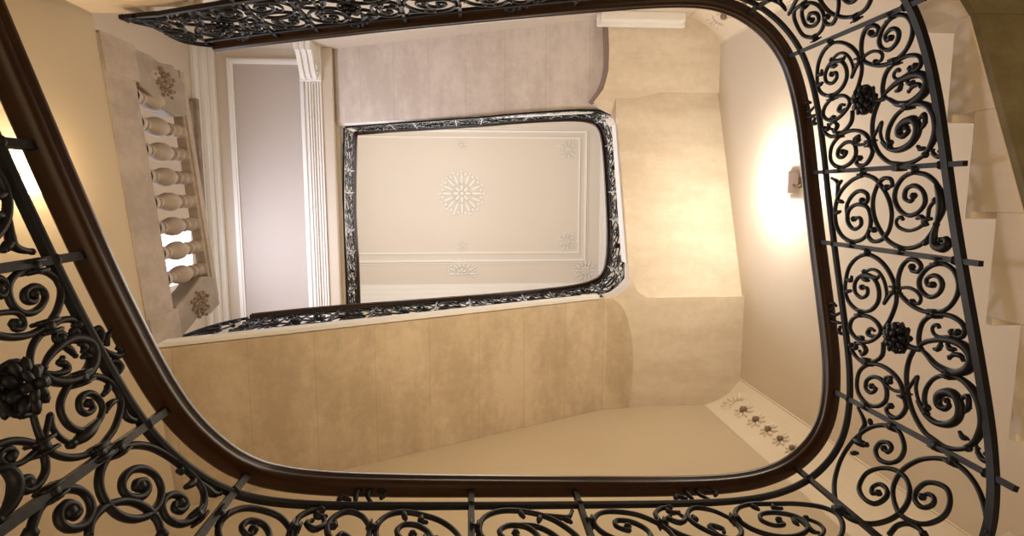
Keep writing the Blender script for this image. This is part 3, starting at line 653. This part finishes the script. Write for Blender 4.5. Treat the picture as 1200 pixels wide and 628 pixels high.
# ------------------------------------------------------------------ stone balustrade of the hall
bl = empty('stone_balustrade', 'carved stone balustrade with turned balusters in front of the bright hall window', 'balustrade')
def sk(p): return (p[0]+.09*p[1], p[1], p[2])
MB().box(-2.78, -2.472, -1.12, 1.22, 4.54, 4.96, sk).build('plinth', CARVE, bl, bevel=.008)
MB().box(-2.59, -2.47, -1.10, .98, 5.74, 5.83, sk).box(-2.575, -2.485, -1.10, .98, 5.70, 5.75, sk).build('rail', CARVE, bl, bevel=.01)
prof = [(0, .062), (.04, .062), (.045, .048), (.065, .044), (.07, .054), (.09, .054), (.095, .042), (.12, .046), (.16, .066), (.21, .080), (.26, .080), (.31, .062), (.34, .044), (.355, .040), (.36, .056), (.38, .060), (.395, .056), (.40, .040), (.43, .042), (.45, .058), (.47, .062), (.49, .050), (.50, .044), (.51, .060), (.55, .060)]
for i in range(9):
    y = -.965+.207*i; x = -2.535+.09*y
    m = MB(); vs = []; fs = []; nn_ = 14
    for (dz, r_) in prof:
        for k in range(nn_): vs.append((x+math.cos(2*math.pi*k/nn_)*r_, y+math.sin(2*math.pi*k/nn_)*r_, 4.98+dz*1.33+CZ))
    for j in range(len(prof)-1):
        for k in range(nn_): fs.append((j*nn_+k, j*nn_+(k+1) % nn_, (j+1)*nn_+(k+1) % nn_, (j+1)*nn_+k))
    m.add(vs, fs); m.build('baluster', CARVE, bl, smooth=True)
for s_, yb in ((-1, -1.1), (1, .93)):
    # carved scroll block: narrower foot, wider head, wavy top
    if s_ < 0: pr = [(-1.12, 5.0), (-.84, 5.0), (-.80, 5.14), (-.70, 5.32), (-.66, 5.52), (-.70, 5.76), (-1.0, 5.80), (-1.05, 5.68), (-1.12, 5.64), (-1.09, 5.4), (-1.12, 5.25)]
    else: pr = [(1.18, 5.0), (.92, 5.0), (.88, 5.14), (.82, 5.32), (.74, 5.52), (.78, 5.80), (1.05, 5.82), (1.10, 5.6), (1.06, 5.4), (1.12, 5.22)]
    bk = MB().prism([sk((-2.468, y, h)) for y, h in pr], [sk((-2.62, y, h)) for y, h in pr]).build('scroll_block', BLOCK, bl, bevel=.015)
    m = MB(); cy = -.93 if s_ < 0 else .97
    rr = random.Random(3+s_)
    for k in range(30):
        a = k*2.4; r_ = .02+.0042*k
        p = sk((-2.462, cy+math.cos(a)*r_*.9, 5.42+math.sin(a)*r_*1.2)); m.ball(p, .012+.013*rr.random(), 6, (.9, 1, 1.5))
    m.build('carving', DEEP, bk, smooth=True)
MB().box(-2.80, -2.462, -1.14, -.86, 4.56, 5.01, sk).build('pier_block', CARVE, bl, bevel=.008)
MB().box(-2.80, -2.462, .93, 1.21, 4.56, 5.01, sk).build('pier_block', CARVE, bl, bevel=.008)

# ------------------------------------------------------------------ nearest stairs
nf = empty('staircase_flight', 'nearest stone flight on the right with a saw-toothed edge of steps', 'staircase')
ys = [-.70, -.32, .07, .47, .87, 1.27]; hs = [2.40, 2.262, 2.12, 1.975, 1.83]
sof = lambda y: 2.03-.42*(y-.02)
for k in range(5):
    y0, y1, h = ys[k], ys[k+1], hs[k]
    ring = [(y0, sof(y0)), (y1, sof(y1)), (y1, h), (y0, h)]
    MB().prism([(1.985, y, z) for y, z in ring], [(XR, y, z) for y, z in ring]).box(1.986, XR-.002, y0, y1+.03, h-.03, h+.001).build('step', STEP, nf, bevel=.004)
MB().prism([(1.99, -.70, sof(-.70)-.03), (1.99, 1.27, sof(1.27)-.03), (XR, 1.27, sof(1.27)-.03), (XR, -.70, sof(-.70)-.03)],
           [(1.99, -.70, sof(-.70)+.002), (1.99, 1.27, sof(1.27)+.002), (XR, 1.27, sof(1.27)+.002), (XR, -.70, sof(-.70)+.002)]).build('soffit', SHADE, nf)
def off(s_, d):
    x, y, h, b, t = near.at(s_); tt, nn = near.frame(s_); return (x-nn.x*d, y-nn.y*d)
lds = empty('stair_landing', 'nearest stone corner landing between the right flight and the flight along the top', 'landing')
inner = [off(s_, .09) for s_ in (6.02, 6.15, 6.3, 6.5, 6.7, 6.85, 7.0, 7.1)]
inner[0] = (1.985, -.70)
ring = inner+[(inner[-1][0], YB_), (XR, YB_), (XR, -.70)]
MB().prism([(x, y, 2.33) for x, y in ring], [(x, y, 2.56) for x, y in ring]).prism([(x, y, 2.56) for x, y in ring], [(x, y, 2.59) for x, y in ring]).build('slab', STEP, lds)
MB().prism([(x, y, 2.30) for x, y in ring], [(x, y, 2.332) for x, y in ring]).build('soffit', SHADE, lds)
tf = empty('staircase_flight', 'nearest tan stone flight rising left along the top to the balustraded hall', 'staircase')
X0 = -2.06; xe = inner[-1][0]; k = 0
sof2 = lambda x: 4.18-.45-.42*(x-X0)
tops = [(-2.42, X0, 4.225)]
while X0+.375*(k+1) < xe+.1:
    tops.append((X0+.375*k, X0+.375*(k+1), 4.225-.158*(k+1))); k += 1
for x0, x1, h in tops:
    x1 = min(x1, xe)
    ring = [(x0, sof2(x0)), (x1, sof2(x1)), (x1, h), (x0, h)]
    MB().prism([(x, -1.16, z) for x, z in ring], [(x, YB_, z) for x, z in ring]).box(x0, x1+.035, YB_+.002, -1.161, h-.035, h+.001).build('step', STEP, tf, bevel=.004)
# lowest flight curving under the near railing down to the entrance level (outside the picture)
lf = empty('staircase_flight', 'lowest curved stone flight under the near railing', 'staircase')
q = 0; n_ = 15
for k in range(n_):
    s0_, s1_ = 4.2*k/n_, 4.2*(k+1)/n_
    a, b = off(s0_, .06), off(s1_, .06); c, d = off(s1_, .95), off(s0_, .95); h = near.at(s1_)[3]-.02
    ring = [a, b, c, d]; ring = [(min(max(x, -2.4), 3.1), min(y, 2.4)) for x, y in ring]
    MB().prism([(x, y, h-.28) for x, y in ring], [(x, y, h) for x, y in ring]).build('step', STEP, lf)

# ------------------------------------------------------------------ wall lamps
def sconce(x, y, h, nx, dep, wid, hgt, label, shade_m):
    root = empty('wall_sconce', label, 'wall lamp')
    t = .006; X = lambda a, b: (min(x+nx*a, x+nx*b), max(x+nx*a, x+nx*b))
    m = MB()
    m.box(*X(dep-t, dep), y-wid/2, y+wid/2, h, h+hgt)
    m.box(*X(.012, dep-t), y-wid/2, y-wid/2+t, h, h+hgt).box(*X(.012, dep-t), y+wid/2-t, y+wid/2, h, h+hgt)
    m.build('shade', shade_m, root)
    MB().box(*X(.014, dep-t-.001), y-wid/2+t+.001, y+wid/2-t-.001, h+.006, h+.012).build('diffuser', shade_m, root)
    MB().box(*X(0, .012), y-.05, y+.05, h-.09, h+hgt*.8).build('backplate', BRASS, root, bevel=.004)
    MB().tube([(x, y+.02, h-.06), (x+nx*.05, y+.03, h-.07), (x+nx*.06, y+.04, h-.03), (x+nx*.06, y+.02, h+.004)], .008, 8).build('bracket', BRASS, root, smooth=True)
    return root
sconce(3.149, -.105, 5.52, -1, .12, .215, .20, 'mauve box-shaped wall sconce glowing on the right wall beside the handrail', LINEN)
xl = -2.48+.09*(-.15)
sconce(xl-.004, -.14, 3.50, 1, .17, .29, .13, 'bright glowing box-shaped wall sconce on the tan wall behind the left railing', SHADEM)

# ------------------------------------------------------------------ light
def lamp(kind, name, loc, power, col, size=.2, rot=None, sy=None, spread=None):
    d = bpy.data.lights.new(name, kind); d.energy = power; d.color = col
    if kind == 'AREA':
        d.size = size
        if sy: d.shape = 'RECTANGLE'; d.size_y = sy
    else: d.shadow_soft_size = size
    o = bpy.data.objects.new(name, d); COL.objects.link(o); o.location = (loc[0], loc[1], loc[2]+CZ)
    if rot: o.rotation_euler = rot
    return o
WARMC = (1.0, .74, .44)
lamp('POINT', 'right_sconce_light', (2.88, -.10, 5.78), 62, (1, .90, .76), .06)
lamp('POINT', 'right_sconce_downlight', (3.04, -.10, 5.16), 3.5, (1, .88, .70), .05)
lamp('POINT', 'left_sconce_light', (-2.28, -.15, 3.80), 3.5, (1, .74, .40), .06)
lamp('POINT', 'left_sconce_downlight', (-2.22, -.15, 3.42), 5, (1, .74, .40), .06)
lamp('POINT', 'mid_well_fill', (.4, .7, 4.4), 40, (1, .80, .54), .6)  # added warm fill for the walls; no lamp hangs in the well
lamp('AREA', 'daylight_above', (0, .1, 12.6), 150, (1, .96, .92), 3.5, (0, 0, 0), 2.2)
lamp('AREA', 'ceiling_fill', (-.9, .1, 9.8), 68, (1, .97, .95), 2.6, (math.pi, 0, 0), 1.8)  # added fill aimed up to brighten the ceiling, no source at this height
lamp('AREA', 'hall_window_light', (-3.8, .75, 7.6), 95, (.86, .87, 1.0), 1.3, (0, math.radians(-90), 0), 1.8)
lamp('AREA', 'warm_floor_fill', (.2, .2, -.9), 54, (1, .77, .46), 3.0, (math.pi, 0, 0), 2.6)  # added unseen warm fill shining up from the floor
wd = bpy.data.worlds.new('world'); sc.world = wd; wd.use_nodes = True
wd.node_tree.nodes['Background'].inputs[0].default_value = (1, .85, .68, 1); wd.node_tree.nodes['Background'].inputs[1].default_value = .08

# ------------------------------------------------------------------ camera: looking almost straight up the stairwell
cd = bpy.data.cameras.new('camera'); cam = bpy.data.objects.new('camera', cd); COL.objects.link(cam)
R = Matrix(((0.9973258322234426, 0.009037416208149296, -0.07252247574440793), (0.0, -0.9923247795085491, -0.12365893406183459), (-0.0730834070074566, 0.123328249325083, -0.989671136559308)))
cam.matrix_world = Matrix.Translation((0, 0, CZ)) @ R.to_4x4()
cd.sensor_fit = 'HORIZONTAL'; cd.sensor_width = 36; cd.lens = 21.0; cd.clip_start = .02
sc.camera = cam
sc.view_settings.view_transform = 'Standard'; sc.view_settings.look = 'None'; sc.view_settings.exposure = .1
